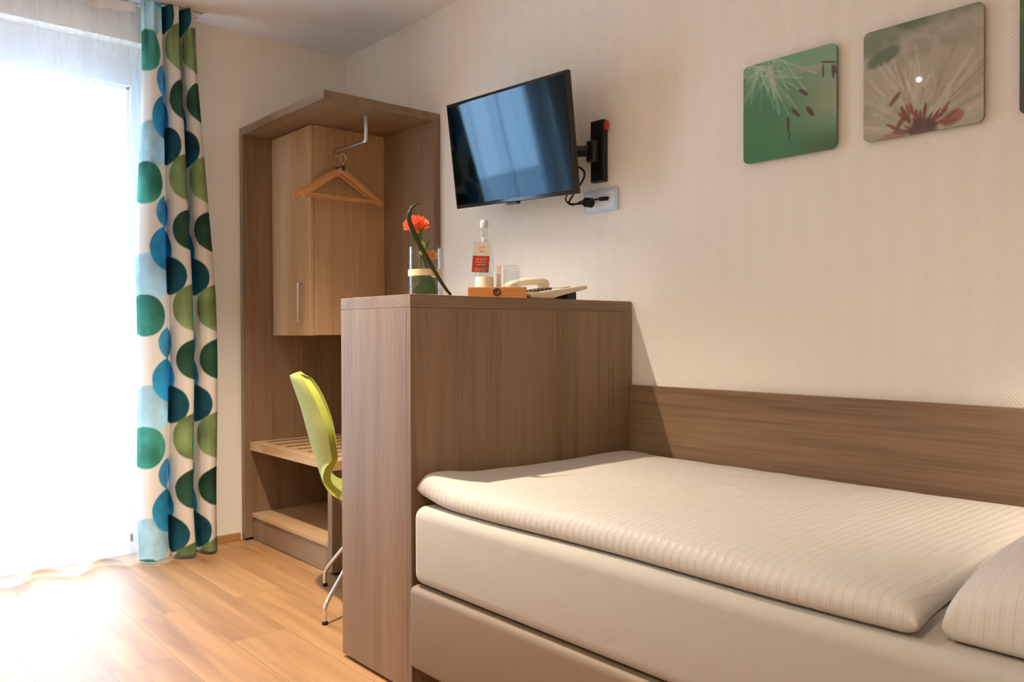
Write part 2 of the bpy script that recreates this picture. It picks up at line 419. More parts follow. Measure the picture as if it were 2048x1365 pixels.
def hanger(x, label, dy, tilt):
    h = thing('clothes_hanger', label, 'hanger', (x, -.34+dy, 1.9), 'wooden hangers on the wardrobe rail')
    m = mat('beech_hanger', lin(205, 150, 96), .4, noise=.15, nscale=30) if 'beech_hanger' not in bpy.data.materials else bpy.data.materials['beech_hanger']
    # yoke: two sloping shoulders, seen as a shallow arch
    yk = B(); top = 1.905
    for s in (-1, 1):
        pts = [(x, -.34-s*.01, top+.012), (x, -.34+s*.045, top-.018), (x+.003, -.34+s*.12, top-.066), (x+.008, -.34+s*.19, top-.112), (x+.013, -.34+s*.235, top-.143)]
        tube(yk, catmull(pts, 6), [.017]*10+[.0165]*8+[.015]*6+[.011], 12, .42)
    obj('yoke', yk, m, h, auto=50)
    br = B(); tube(br, [(x+.012, -.34-.215, top-.131), (x+.012, -.34+.215, top-.131)], .0065, 10)
    obj('trouser_bar', br, m, h, auto=50)
    hk = B(); r = .021
    pts = [(x, -.34, top+.02), (x, -.34, top+.045)]
    for k in range(0, 13):
        a = -PI/2+k*(1.35*PI)/12
        pts.append((x, -.34+r*math.cos(a)*.9+0.0, top+.045+.066-.045+r*math.sin(a)-0.0))
    tube(hk, pts, .0022, 8); obj('hook', hk, M_CHROME, h, auto=60)
    lc = B(); tube(lc, [(x, -.34, top+.004), (x, -.34, top+.03)], .011, 14); obj('collar', lc, mat('dark_collar', lin(40, 26, 20), .4) if 'dark_collar' not in bpy.data.materials else bpy.data.materials['dark_collar'], h, auto=40)
    h.rotation_euler = (0, 0, tilt); h.location.z += .0
    return h
hanger(.515, 'wooden clothes hanger on the rail, the one nearest the cabinet side', 0, -.09)
hanger(.566, 'wooden clothes hanger on the rail, in front of the other hanger', 0, .04)

# ------------------------------------------------------------------ tall divider between desk and bed
XA, XB, DD, HD = 1.743, 2.158, 1.0175, 1.214
dv = thing('divider_cabinet', 'tall grey-brown oak divider at the foot of the bed', 'divider', (1.95, -.5, 0))
obj('front_panel', box(B(), XB-.022, XB, -DD, -.004, .012, HD-.0395, .001), M_WOOD, dv)
obj('end_panel', box(B(), XA, XB-.0225, -DD, -DD+.022, .012, HD-.0395, .001), M_WOOD, dv)
obj('rear_panel', box(B(), XA, XA+.022, -DD+.0225, -.004, .012, HD-.0395, .001), M_WOOD, dv)
obj('top_panel', box(B(), XA, XB, -DD, -.004, HD-.039, HD, .0015), M_WOODY, dv)
for x, y in ((XA+.03, -DD+.03), (XB-.03, -DD+.03), (XA+.03, -.05), (XB-.03, -.05)):
    obj('glide', lathe(B(), [(0, 0), (.018, 0), (.018, .012), (0, .012)], (x, y, .0005), 16), M_RUBBER, dv)
single('writing_desk', 'grey-brown oak desk between the wardrobe and the tall divider', 'desk',
       box(B(), X1+.002, XA-.002, -.48, -.004, .715, .75), M_WOODX)

# ------------------------------------------------------------------ chair
CX, CY = 1.3375, -.595
ch = thing('desk_chair', 'lime green upholstered desk chair with thin steel legs', 'chair', (CX, CY, 0))
def chair_shell():
    prof = catmull([(.235, .432, .150), (.22, .445, .185), (.13, .452, .205), (.0, .443, .205), (-.11, .440, .185), (-.175, .452, .150), (-.222, .490, .130),
                    (-.246, .55, .142), (-.270, .63, .178), (-.294, .72, .198), (-.314, .80, .185), (-.337, .87, .162), (-.352, .915, .126), (-.357, .932, .085)], 5)
    nt_ = 25; m = len(prof); V = np.zeros((m, nt_, 3))
    for i, (py, pz, hw) in enumerate(prof):
        a = prof[max(i-1, 0)]; b = prof[min(i+1, m-1)]
        ty, tz = b[0]-a[0], b[1]-a[1]; l = math.hypot(ty, tz); nyv, nzv = -tz/l, ty/l   # points to the sitter's side (reversed below)
        nyv, nzv = -nyv*-1, nzv
        back = float(smooth(.46, .62, np.array(pz)))
        curv = .080*back+.018*(1-back)
        for k in range(nt_):
            s = -1+2*k/(nt_-1)
            # dish: the edges come toward the sitter
            lift = curv*(s*s)*(hw/.2)
            V[i, k] = (s*hw, py+lift*back*1.0, pz+lift*(1-back))
    return V
V = chair_shell()
ang = math.radians(-28.4)
Rz = np.array([[math.cos(ang), -math.sin(ang), 0], [math.sin(ang), math.cos(ang), 0], [0, 0, 1]])
Vw = V@Rz.T+np.array([CX, CY, 0])
me = grid_mesh('shell', Vw)
M_LIME = mat('lime_upholstery', lin(158, 162, 50), .85, sheen=.25, noise=.06, nscale=120, bump=.15, bscale=900)
so = link('shell', me, M_LIME, ch, True)
md = so.modifiers.new('thick', 'SOLIDIFY'); md.thickness = .03; md.offset = 0
md = so.modifiers.new('bev', 'BEVEL'); md.width = .010; md.segments = 3; md.limit_method = 'ANGLE'; md.angle_limit = math.radians(60)
md = so.modifiers.new('sub', 'SUBSURF'); md.levels = 1; md.render_levels = 1
hubz = .405
hb = B(); lathe(hb, [(0, .375), (.03, .375), (.034, .40), (.07, .412), (.075, .425), (0, .425)], (CX, CY, 0), 24)
obj('seat_hub', hb, M_STEEL, ch, auto=40)
f1 = Vector((1.434, -.918, 0)); f2 = Vector((1.015, -.692, 0))
ctr = Vector((CX, CY, 0))
feet = [f1, f2, 2*ctr-f1, 2*ctr-f2]
for f in feet:
    d = (Vector((ctr.x, ctr.y, 0))-f); L_ = d.length; d = d.normalized()
    P = lambda s, z: (f.x+d.x*s, f.y+d.y*s, z)
    lg = B(); tube(lg, catmull([P(0, .006), P(0, .05), P(.008, .072), P(.035, .105), P(L_*.5, .245), P(L_-.06, .375), P(L_-.015, .392)], 6), .0085, 12)
    l = obj('leg', lg, M_CHROME, ch, auto=60)
    gf = B(); lathe(gf, [(0, 0.0005), (.011, 0.0005), (.0115, .008), (.009, .014), (0, .014)], (f.x, f.y, 0), 16)
    obj('foot_cap', gf, M_RUBBER, l, auto=40)

# ------------------------------------------------------------------ headboard
single('headboard', 'long low oak headboard panel along the wall behind the bed', 'headboard',
       box(B(), XB+.003, 4.55, -.026, -.002, .001, .897, .001), M_WOODX)

# ------------------------------------------------------------------ bed
def slab(x0, x1, y0, y1, zb, zt, r, top=None, bot=None, n=(120, 70), pw=2.0, edge=None):
    """soft closed slab: rounded all round, top(x,y) and bot(x,y) add relief"""
    def axis(a, b, m):
        s = np.linspace(0, 1, m); e = min(.35, 2.2*r/(b-a))
        # denser near the ends
        s = np.where(s < .25, e*(1-np.cos(s/.25*PI/2)), np.where(s > .75, 1-e*(1-np.cos((1-s)/.25*PI/2)), e+(1-2*e)*(s-.25)/.5))
        return a+(b-a)*s
    xs, ys = axis(x0, x1, n[0]), axis(y0, y1, n[1])
    Xg, Yg = np.meshgrid(xs, ys, indexing='ij')
    dx = np.clip(np.minimum(Xg-x0, x1-Xg)/r, 0, 1); dy = np.clip(np.minimum(Yg-y0, y1-Yg)/r, 0, 1)
    hx = (1-(1-dx)**pw)**(1/pw); hy = (1-(1-dy)**pw)**(1/pw); h = hx*hy
    zm = (zb+zt)/2; hh = (zt-zb)/2
    Zt = zm+hh*h+(top(Xg, Yg)*h if top else 0); Zb = zm-hh*h+(bot(Xg, Yg)*h if bot else 0)
    if edge is not None:
        e = edge(Xg, Yg); Zt = Zt+e; Zb = Zb+e*(1-.0)
    m, k = Xg.shape
    T = np.stack([Xg, Yg, Zt], -1).reshape(-1, 3); Bt = np.stack([Xg, Yg, Zb], -1).reshape(-1, 3)
    F = []
    I = lambda i, j: i*k+j
    o2 = m*k
    border = lambda i, j: i in (0, m-1) or j in (0, k-1)
    J = lambda i, j: I(i, j) if border(i, j) else I(i, j)+o2
    for i in range(m-1):
        for j in range(k-1):
            F.append((I(i, j), I(i+1, j), I(i+1, j+1), I(i, j+1)))
            F.append((J(i, j), J(i, j+1), J(i+1, j+1), J(i+1, j)))
    return np.concatenate([T, Bt]), F
def slab_obj(name, VF, material, parent=None, warp=None):
    V, F = VF
    if warp is not None: V = warp(V)
    bm = bmesh.new(); vs = [bm.verts.new(v) for v in V]
    for f in F:
        try: bm.faces.new([vs[i] for i in f])
        except ValueError: pass
    bmesh.ops.delete(bm, geom=[v for v in bm.verts if not v.link_faces], context='VERTS')
    return obj(name, bm, material, parent, smooth=True)

M_LEATHER = mat('taupe_upholstery', lin(124, 104, 80), .55, noise=.04, nscale=200, bump=.08, bscale=700)
bed = thing('bed_base', 'taupe upholstered bed base under the mattress', 'bed', (3.16, -.53, 0))
bx = B(); box(bx, 2.164, 4.2, -1.036, -.03, .096, .345, .022, 4); obj('base_box', bx, M_LEATHER, bed, auto=50)
for x in (2.26, 4.1):
    for y in (-.93, -.13):
        obj('leg', lathe(B(), [(0, 0.0005), (.025, 0.0005), (.03, .0965), (0, .0965)], (x, y, 0), 20), M_BLACKM, bed, auto=40)

def sheet_mat(name, col, stripe=0, axis='X', rough=.75):
    m, nt, p = new_mat(name); N, L = nt.nodes, nt.links
    p.inputs['Base Color'].default_value = col; p.inputs['Roughness'].default_value = rough; p.inputs['Specular IOR Level'].default_value = .3
    p.inputs['Sheen Weight'].default_value = .15
    tc = N.new('ShaderNodeTexCoord')
    b = N.new('ShaderNodeBump'); b.inputs['Strength'].default_value = .5; b.inputs['Distance'].default_value = .004
    t = N.new('ShaderNodeTexNoise'); t.inputs['Scale'].default_value = 9; t.inputs['Detail'].default_value = 5; t.inputs['Distortion'].default_value = .8
    L.new(tc.outputs['Object'], t.inputs['Vector'])
    h = t.outputs['Fac']
    if stripe:
        sp = N.new('ShaderNodeSeparateXYZ'); L.new(tc.outputs['Object'], sp.inputs[0])
        mu = N.new('ShaderNodeMath'); mu.operation = 'MULTIPLY'; mu.inputs[1].default_value = 2*PI/stripe; L.new(sp.outputs[axis], mu.inputs[0])
        si = N.new('ShaderNodeMath'); si.operation = 'SINE'; L.new(mu.outputs[0], si.inputs[0])
        st = N.new('ShaderNodeMapRange'); st.interpolation_type = 'SMOOTHSTEP'; st.inputs['From Min'].default_value = -.35; st.inputs['From Max'].default_value = .35; L.new(si.outputs[0], st.inputs['Value'])
        ma = N.new('ShaderNodeMath'); ma.operation = 'MULTIPLY_ADD'; ma.inputs[1].default_value = .30; L.new(st.outputs[0], ma.inputs[0]); L.new(h, ma.inputs[2]); h = ma.outputs[0]
        ro = N.new('ShaderNodeMapRange'); ro.inputs['To Min'].default_value = rough; ro.inputs['To Max'].default_value = rough-.3; L.new(st.outputs[0], ro.inputs['Value']); L.new(ro.outputs[0], p.inputs['Roughness'])
    L.new(h, b.inputs['Height']); L.new(b.outputs['Normal'], p.inputs['Normal'])
    return m
M_SHEET = sheet_mat('white_fitted_sheet', lin(176, 169, 158))
M_DUVET = sheet_mat('white_striped_satin', lin(190, 183, 174), .021)
M_PILLOW = sheet_mat('white_pillowcase', lin(198, 192, 184), .021)
mb = B(); box(mb, 2.170, 4.19, -1.027, -.035, .347, .582, .036, 6)
single('mattress', 'thick mattress in a white fitted sheet on the taupe bed base', 'mattress', mb, M_SHEET, auto=60)

def dome(x, y, x0, x1, y0, y1, r, h):
    dx = np.clip(np.minimum(x-x0, x1-x)/r, 0, 1); dy = np.clip(np.minimum(y-y0, y1-y)/r, 0, 1)
    return h*np.sqrt(1-(1-dx)**2)*np.sqrt(1-(1-dy)**2)
def d_top(x, y):
    a = dome(x, y, 2.06, 3.605, -1.005, -.03, .16, .024)
    a = a+.016*(fbm(x*2.3+3, y*3.1+1, 21, 3)-.45)+.004*(fbm(x*9, y*7, 23, 3)-.45)
    a = a+.007*np.exp(-((x-2.22)/.09)**2)*(np.sin(6*y+1)+.3)
    fold = (x-2.92)*.45+(y+.46)          # soft diagonal crease
    a = a+.004*np.exp(-(fold/.02)**2)*np.exp(-((x-2.92)/.16)**2)
    a = a+.003*np.exp(-((y+.20)/.02)**2)*np.exp(-((x-2.75)/.3)**2)
    return a
def d_edge(x, y):
    c = np.exp(-((x-2.17)/.09)**2)*np.exp(-((y+1.0)/.12)**2)
    return .020*c+.012*np.exp(-((x-3.62)/.1)**2)*(np.sin(9*y+.5)*.5+.5)*smooth(-.98, -.75, y)
V, F = slab(2.166, 3.605, -1.005, -.045, .584, .634, .035, d_top, None, (150, 110), 2.4, d_edge)
def d_warp(V):
    V = V.copy(); x, y = V[:, 0].copy(), V[:, 1].copy()
    k = np.clip((x-3.3)/.33, 0, 1)
    V[:, 0] += k*(.010*np.sin(11*y+1)+.03*np.clip(-(y+.62)/.38, 0, 1)**2*.4)
    V[:, 1] += .005*np.sin(7*x)*np.clip((-y-.8)/.2, 0, 1)
    return V
slab_obj('duvet', (V, F), M_DUVET, None, d_warp); tag(bpy.data.objects['duvet'], 'white striped duvet spread flat over the mattress', 'duvet')
def p_top(x, y): return dome(x, y, 3.625, 4.30, -.975, -.20, .24, .125)+.016*(fbm(x*5, y*5, 31, 3)-.45)+.008*np.sin(16*(x-.6*y))*np.exp(-((x-3.74)/.08)**2)
V, F = slab(3.648, 4.30, -.975, -.20, .5855, .632, .022, p_top, None, (70, 80), 2.6)
slab_obj('pillow', (V, F), M_PILLOW); tag(bpy.data.objects['pillow'], 'plump white pillow at the head of the bed', 'pillow')

# ------------------------------------------------------------------ television and wall mount
TVW, TVH = .77, .455
def rot(a, b, c):
    return Matrix.Rotation(a, 4, 'Z')@Matrix.Rotation(b, 4, 'X')@Matrix.Rotation(c, 4, 'Y')
TVM = Matrix.Translation((1.6673, -.2098, 1.8612))@rot(-.0307, .1534, .0423)
tv = thing('flat_screen_tv', 'black flat screen television tilted down from the wall', 'television', (1.6748, -.2184, 1.8584))
m_scr, nt, p = new_mat('tv_glass'); p.inputs['Specular Tint'].default_value = (.30, .66, 1, 1); p.inputs['Base Color'].default_value = lin(6, 10, 14); p.inputs['Roughness'].default_value = .045; p.inputs['Specular IOR Level'].default_value = .4
x, z = TVW/2, TVH/2
obj('bezel', box(B(), -x, x, 0.0, .022, -z, z, .004, 3, TVM), mat('tv_gloss_black', lin(12, 12, 14), .18), tv, auto=40)
obj('screen', box(B(), -x+.012, x-.012, -.0012, .002, -z+.016, z-.012, .0004, 1, TVM), m_scr, tv)
bk = B(); box(bk, -x+.06, x-.06, .022, .048, -z+.03, z-.08, .012, 3, TVM); obj('rear_housing', bk, M_BLACK, tv, auto=40)
bk = B(); box(bk, -.035, .035, -.001, .02, -z-.010, -z+.001, .003, 2, TVM); obj('sensor_strip', bk, M_BLACK, tv)
mt = thing('tv_wall_mount', 'black swivel wall bracket behind the television', 'bracket', (2.0, -.02, 1.81))
obj('wall_plate', box(B(), 1.968, 2.036, -.03, -.001, 1.688, 1.931, .004), M_BLACKM, mt)
hb = B(); box(hb, 1.972, 2.016, -.062, -.0305, 1.765, 1.850, .008, 3); obj('pivot', hb, mat('dark_grey_plastic', lin(34, 32, 33), .4), mt, auto=40)
pa = TVM@Vector((.20, .0485, -.02))
ar = B(); tube(ar, [(1.985, -.0625, 1.808), (1.95, -.085, 1.81), (pa.x, pa.y, pa.z)], .022, 4, .6); obj('arm', ar, M_BLACKM, mt, auto=30)
pl = B(); box(pl, .10, .30, .0485, .053, -.10, .08, .002, 2, TVM); obj('screen_plate', pl, M_BLACKM, mt)
tb = B(); box(tb, 2.036, 2.052, -.026, -.012, 1.888, 1.922, .003); obj('red_clip', tb, mat('red_plastic', lin(196, 60, 44), .5), mt)
so = thing('wall_socket', 'pale grey wall socket plate under the television bracket', 'socket', (2.0, 0, 1.572))
obj('frame', box(B(), 1.912, 2.092, -.011, -.001, 1.571, 1.660, .003), mat('pale_grey_frame', lin(196, 208, 226), .3), so)
obj('insert', box(B(), 1.924, 2.080, -.0125, -.0105, 1.583, 1.648, .0006), mat('pale_insert', lin(222, 232, 244), .3), so)
jk = B(); tube(jk, [(2.048, -.012, 1.619), (2.048, -.019, 1.619)], .008, 14); obj('antenna_jack', jk, M_STEEL, so, auto=40)
def cable(name, label, pts, r, plug, pr):
    t = thing(name, label, 'cable', pts[-1])
    b = B(); tube(b, catmull(pts, 10), r, 8); obj('cord', b, M_RUBBER, t, auto=60)
    b = B(); tube(b, plug, pr, 16); obj('plug', b, M_RUBBER, t, auto=40)
cable('power_cable', 'black television cable looping to the round plug in the socket',
      [tuple(TVM@Vector((.26, .05, -.10))), (1.985, -.10, 1.735), (1.985, -.085, 1.70), (1.93, -.085, 1.645), (1.90, -.08, 1.612), (1.935, -.06, 1.608), (1.957, -.035, 1.612)], .0042, [(1.957, -.0135, 1.613), (1.957, -.045, 1.613)], .019)
cable('antenna_cable', 'thin black aerial cable hanging below the television to the jack',
      [tuple(TVM@Vector((.24, .05, -.14))), (1.955, -.11, 1.68), (1.90, -.10, 1.63), (1.91, -.075, 1.605), (1.96, -.062, 1.616), (2.01, -.045, 1.617), (2.03, -.03, 1.619)], .0032, [(2.020, -.034, 1.6185), (2.048, -.0195, 1.619)], .008)

# ------------------------------------------------------------------ pictures
PZ0, PZ1 = 1.656, 1.978
def seg_mask(U, V, x0, y0, x1, y1, w):
    dx, dy = x1-x0, y1-y0; l2 = dx*dx+dy*dy+1e-9
    t = np.clip(((U-x0)*dx+(V-y0)*dy)/l2, 0, 1)
    d = np.hypot(U-x0-t*dx, V-y0-t*dy)
    return smooth(w, w*.3, d)
def ell(U, V, cx, cy, a, b, th):
    c, s = math.cos(th), math.sin(th); x = (U-cx)*c+(V-cy)*s; y = -(U-cx)*s+(V-cy)*c
    return smooth(1.15, .75, np.sqrt((x/a)**2+(y/b)**2))
def mixc(C, m, rgb, a=1.0):
    m = (np.clip(m, 0, 1)*a)[..., None]; return C*(1-m)+m*np.array(rgb, float)
def art1(U, V):
    n = fbm(U*3, V*3, 5, 4)
    C = np.zeros(U.shape+(3,))+np.array((52, 124, 76.))
    C = mixc(C, smooth(.25, 1.0, U)*smooth(1.0, .55, V), (150, 156, 128), .9)
    C = mixc(C, smooth(.45, .0, V), (112, 166, 124), .75)
    C = mixc(C, smooth(.75, 1.0, V)*smooth(.4, .9, U), (66, 88, 50), .8)
    C = mixc(C, smooth(.3, 0, V)*smooth(.5, 0, U)*n, (40, 96, 70), .8)
    r = np.random.default_rng(4)
    for i in range(46):
        x0, y0 = .26+.1*r.normal(), .06+.06*r.normal(); a = r.uniform(.25*PI, 1.15*PI) if i < 30 else r.uniform(-.1, .5*PI); l = r.uniform(.2, .5)
        C = mixc(C, seg_mask(U, V, x0, y0, x0+l*math.cos(a), y0+l*math.sin(a), r.uniform(.007, .022)), (190, 198, 180), r.uniform(.15, .5))
    for x, y in ((.86, .18), (.7, .42), (.6, .55), (.52, .62), (.52, .34)):
        C = mixc(C, seg_mask(U, V, .3, .12, x, y, .010), (190, 190, 168), .45)
    C = mixc(C, seg_mask(U, V, .3, .17, .85, .2, .03), (168, 160, 140), .6)
    dk = (58, 40, 30)
    for cx, cy, a, b, th in ((.505, .68, .085, .017, PI/2), (.515, .80, .07, .008, PI/2*.97), (.585, .585, .068, .019, .85), (.665, .40, .062, .021, .7), (.735, .60, .068, .024, .95),
                             (.865, .24, .07, .011, PI/2), (.965, .27, .07, .015, 1.45), (.92, .17, .08, .010, .25), (.985, .25, .05, .012, 1.4)):
        C = mixc(C, ell(U, V, cx, cy, a, b, th), dk, .92)
    return C
def art2(U, V):
    n = fbm(U*4, V*4, 9, 4)
    C = np.zeros(U.shape+(3,))+np.array((170, 164, 144.))
    C = mixc(C, smooth(.5, .1, V), (178, 172, 162), .7)
    C = mixc(C, smooth(.30, .0, V+.45*(n-.45)+.12*U), (70, 92, 56), .9)
    C = mixc(C, ell(U, V, .18, .26, .16, .07, -.35), (78, 100, 74), .8)
    C = mixc(C, smooth(.5, .75, n), (120, 126, 96), .4)
    r = np.random.default_rng(8)
    for i in range(150):
        a = r.uniform(-PI*.97, -PI*.03); l0 = r.uniform(.15, .5); l = r.uniform(.3, .8); cx, cy = .48, .98
        C = mixc(C, seg_mask(U, V, cx+l0*math.cos(a), cy+l0*math.sin(a), cx+l*math.cos(a+r.normal()*.08), cy+l*math.sin(a), r.uniform(.006, .03)), (206, 198, 182) if i % 3 else (138, 132, 104), r.uniform(.12, .4))
    for i in range(34):
        a = r.uniform(-PI*.95, -PI*.05); l = r.uniform(.08, .27)
        C = mixc(C, ell(U, V, .5+l*1.25*math.cos(a), 1.0+l*math.sin(a), .06, .014, a), (128, 56, 36) if i % 2 else (96, 46, 34), .75)
    C = mixc(C, ell(U, V, .52, .97, .12, .10, 0), (70, 34, 26), .8)
    C = mixc(C, ell(U, V, .76, .92, .10, .06, -.4), (140, 66, 44), .7)
    C = mixc(C, ell(U, V, .25, 1.0, .14, .05, -.2), (150, 92, 68), .6)
    for cx, cy, th in ((.28, .66, -.85), (.36, .80, 1.2), (.33, .88, -1.0)):
        C = mixc(C, ell(U, V, cx, cy, .075, .022, th), (112, 62, 40), .9)
    return C
def art3(U, V):
    n = fbm(U*3, V*3, 15, 4)
    C = np.zeros(U.shape+(3,))+np.array((36, 96, 52.))
    C = mixc(C, smooth(.45, .9, V), (62, 56, 34), .9); C = mixc(C, smooth(.4, .7, n), (120, 150, 90), .4)
    C = mixc(C, ell(U, V, .55, .5, .25, .3, .3), (190, 190, 170), .8)
    return C
M_ART = vcol_mat('printed_acrylic', .35, coat=1.0)
M_EDGE = mat('acrylic_edge', lin(70, 110, 80), .2)
def picture(x0, x1, art, label, edge):
    pc = thing('wall_picture', label, 'picture', ((x0+x1)/2, -.005, PZ0), 'square dandelion prints on the wall')
    w, h, r = x1-x0, PZ1-PZ0, .018
    out = []
    for cx, cz, a0 in ((x1-r, PZ1-r, 0), (x0+r, PZ1-r, PI/2), (x0+r, PZ0+r, PI), (x1-r, PZ0+r, 1.5*PI)):
        for k in range(7): out.append((cx+r*math.cos(a0+k*PI/12), cz+r*math.sin(a0+k*PI/12)))
    b = B(); prism(b, out, -.0175, -.010); obj('panel', b, edge, pc)
    n = 170
    # printed face: a fine grid clipped to the rounded outline
    g = np.linspace(0, 1, n); Ug, Vg = np.meshgrid(g, g, indexing='ij')
    xx = x0+Ug*w; zz_ = PZ1-Vg*h
    ex = np.clip(np.abs(Ug-.5)*w-(w/2-r), 0, None); ez = np.clip(np.abs(Vg-.5)*h-(h/2-r), 0, None)
    d = np.hypot(ex, ez); sc = np.where(d > r, r/np.maximum(d, 1e-9), 1)
    xx = xx+np.sign(Ug-.5)*ex*(sc-1); zz_ = zz_-np.sign(Vg-.5)*ez*(sc-1)
    me = grid_mesh('print', np.stack([xx, np.full_like(xx, -.0180), zz_], -1), flip=False)
    set_col(me, linv(np.clip(art(Ug, Vg), 0, 255)).reshape(-1, 3))
    link('print', me, M_ART, pc, True)
    sb = B(); box(sb, x0+.05, x1-.05, -.0099, -.001, PZ0+.05, PZ1-.05, .001); obj('backing', sb, M_BLACKM, pc)
picture(2.655, 2.979, art1, 'square green print of dark seeds hanging from pale threads', M_EDGE)
picture(3.062, 3.387, art2, 'square beige print of a dandelion head with a reddish centre', mat('edge_beige', lin(120, 112, 90), .2))
picture(3.471, 3.795, art3, 'square dark green print cut off by the edge of the photo', mat('edge_green', lin(30, 70, 44), .2))

# ------------------------------------------------------------------ things on the divider top
T0 = HD+.0004
M_GLASS = glass('clear_glass', (.93, .95, .945, 1))
va = thing('glass_vase', 'clear cylindrical glass vase with a pale ribbon band', 'vase', (2.02, -.866, T0))
vx, vy = 2.02, -.866
b = B(); lathe(b, [(0, 0), (.050, 0), (.0525, .003), (.0525, .158), (.0515, .16), (.0503, .158), (.0503, .008), (0, .006)], (vx, vy, T0), 48)
obj('vessel', b, M_GLASS, va, auto=40)
b = B(); lathe(b, [(.0529, .066), (.0545, .066), (.0545, .087), (.0529, .087)], (vx, vy, T0), 48, closed=True)
obj('ribbon_band', b, mat('cream_ribbon', lin(236, 208, 170), .6), va, auto=40)
# view-independent local axes: f points to the window side, g along the divider's length
def P3(a, z, d=0):                     # a: along +y, d: along +x, from the vase's axis
    return (vx+d, vy+a, T0+z)
M_LEAF = mat('dark_leaf', lin(62, 118, 44), .45, noise=.35, nscale=40)
M_STEM = mat('green_stem', lin(58, 84, 34), .5)
M_BLOOM = mat('orange_petals', lin(240, 108, 62), .6, noise=.2, nscale=60)
M_BLOOM2 = mat('apricot_petals', lin(255, 172, 92), .6, noise=.2, nscale=60)
def leaf(bm, p0, p1, width, bend=(0, 0, .01), n=10, side=(1, 0, 0)):
    p0, p1, bend, side = map(Vector, (p0, p1, bend, side)); rows = []
    d = (p1-p0).normalized(); s = (side-d*side.dot(d)).normalized(); nn = d.cross(s)
    for i in range(n+1):
        t = i/n; c = p0.lerp(p1, t)+bend*math.sin(PI*t); w_ = width*math.sin(PI*min(1, t*.92+.06))**.8
        rows.append([bm.verts.new(c-s*w_+nn*w_*.25), bm.verts.new(c), bm.verts.new(c+s*w_+nn*w_*.25)])
    for i in range(n):
        for k in range(2): bm.faces.new((rows[i][k], rows[i][k+1], rows[i+1][k+1], rows[i+1][k]))
def bloom(center, r, n, up):
    b = B(); up = Vector(up).normalized(); c = Vector(center)
    bmesh.ops.create_icosphere(b, subdivisions=3, radius=r*.5, matrix=Matrix.Translation(c))
    q = Vector((0, 0, 1)).rotation_difference(up)
    for i in range(n):
        th = math.acos(1-1.25*(i+.5)/n); ph_ = i*2.39996
        d = q@Vector((math.sin(th)*math.cos(ph_), math.sin(th)*math.sin(ph_), math.cos(th)))
        ln = r*random.uniform(.88, 1.08)
        p = [c+d*r*.4, c+d*ln*.75+up*r*.06, c+d*ln+up*r*.16*math.sin(th)]
        tube(b, [tuple(v) for v in p], [r*.06, r*.05, r*.035], 5)
    return b
f1_ = thing('pincushion_flower', 'tall orange pincushion flower rising above the vase', 'flower', P3(.012, .01), 'flowers in the vase')
c1 = P3(-.034, .219)
obj('bloom', bloom(c1, .043, 110, (.05, -.05, 1)), M_BLOOM, f1_, auto=60)
b = B(); tube(b, catmull([P3(.012, .012), P3(.008, .09), P3(-.020, .15), P3(-.034, .205)], 6), .004, 8); obj('stem', b, M_STEM, f1_, auto=60)
b = B(); leaf(b, P3(-.028, .17), P3(-.057, .205, .01), .012, side=(0, .5, .5)); leaf(b, P3(-.026, .165), P3(-.002, .195, -.02), .012); leaf(b, P3(-.012, .13), P3(.012, .185, .012), .010); leaf(b, P3(-.030, .175), P3(-.032, .213, .03), .014, side=(0, 1, 0))
obj('leaf_cluster', b, M_LEAF, f1_, smooth=True)
f2_ = thing('pincushion_flower', 'short apricot flower tucked just inside the vase rim', 'flower', P3(.02, .01, .005), 'flowers in the vase')
c2 = P3(.020, .128, .002)
obj('bloom', bloom(c2, .0255, 90, (.05, .1, 1)), M_BLOOM2, f2_, auto=60)
b = B(); tube(b, catmull([P3(.005, .012, .01), P3(.016, .07, .006), P3(.025, .115, -.002)], 6), .0035, 8); obj('stem', b, M_STEM, f2_, auto=60)
bd = thing('yellow_bud', 'yellow-green bud leaning behind the dark grass blade', 'flower', P3(-.01, .02, -.01), 'flowers in the vase')
b = B(); tube(b, catmull([P3(-.016, .135), P3(-.012, .15), P3(-.008, .165), P3(-.01, .182)], 4), [.004]+[.009]*5+[.011]*4+[.008, .005, .003], 12); obj('bud', b, mat('yellow_bud_skin', lin(206, 200, 96), .5), bd, auto=60)
b = B(); tube(b, catmull([P3(-.01, .012, -.012), P3(-.015, .08, -.006), P3(-.016, .137)], 6), .003, 8); obj('stem', b, M_STEM, bd, auto=60)
lv = thing('broad_leaves', 'broad glossy green leaves lining the bottom of the vase', 'leaf', P3(0, .01), 'greenery in the vase')
b = B()
leaf(b, P3(.035, .010, .012), P3(-.036, .072, .018), .024, (.008, 0, .004), side=(0, .6, .7)); obj('leaf_blade', b, M_LEAF, lv, smooth=True)
b = B(); leaf(b, P3(-.044, .018, -.004), P3(.044, .022, -.012), .022, (.0, 0, .004), side=(0, .1, 1)); obj('leaf_blade', b, M_LEAF, lv, smooth=True)
b = B(); leaf(b, P3(.022, .014, -.014), P3(-.02, .105, -.026), .018, (-.006, 0, .004), side=(0, .9, .3)); obj('leaf_blade', b, mat('pale_leaf', lin(150, 170, 92), .5), lv, smooth=True)
gb = thing('grass_blade', 'long dark grass blade curling over the vase to the divider top', 'leaf', (2.075, -.84, T0), 'greenery in the vase')
b = B(); q = [(2.098, -.820, T0+.004), (2.094, -.843, T0+.03), (2.090, -.883, T0+.085), (2.086, -.925, T0+.150), (2.084, -.955, T0+.200), (2.084, -.970, T0+.236), (2.084, -.963, T0+.268), (2.084, -.944, T0+.284), (2.084, -.925, T0+.288)]
pts = catmull(q, 7); n_ = len(pts)
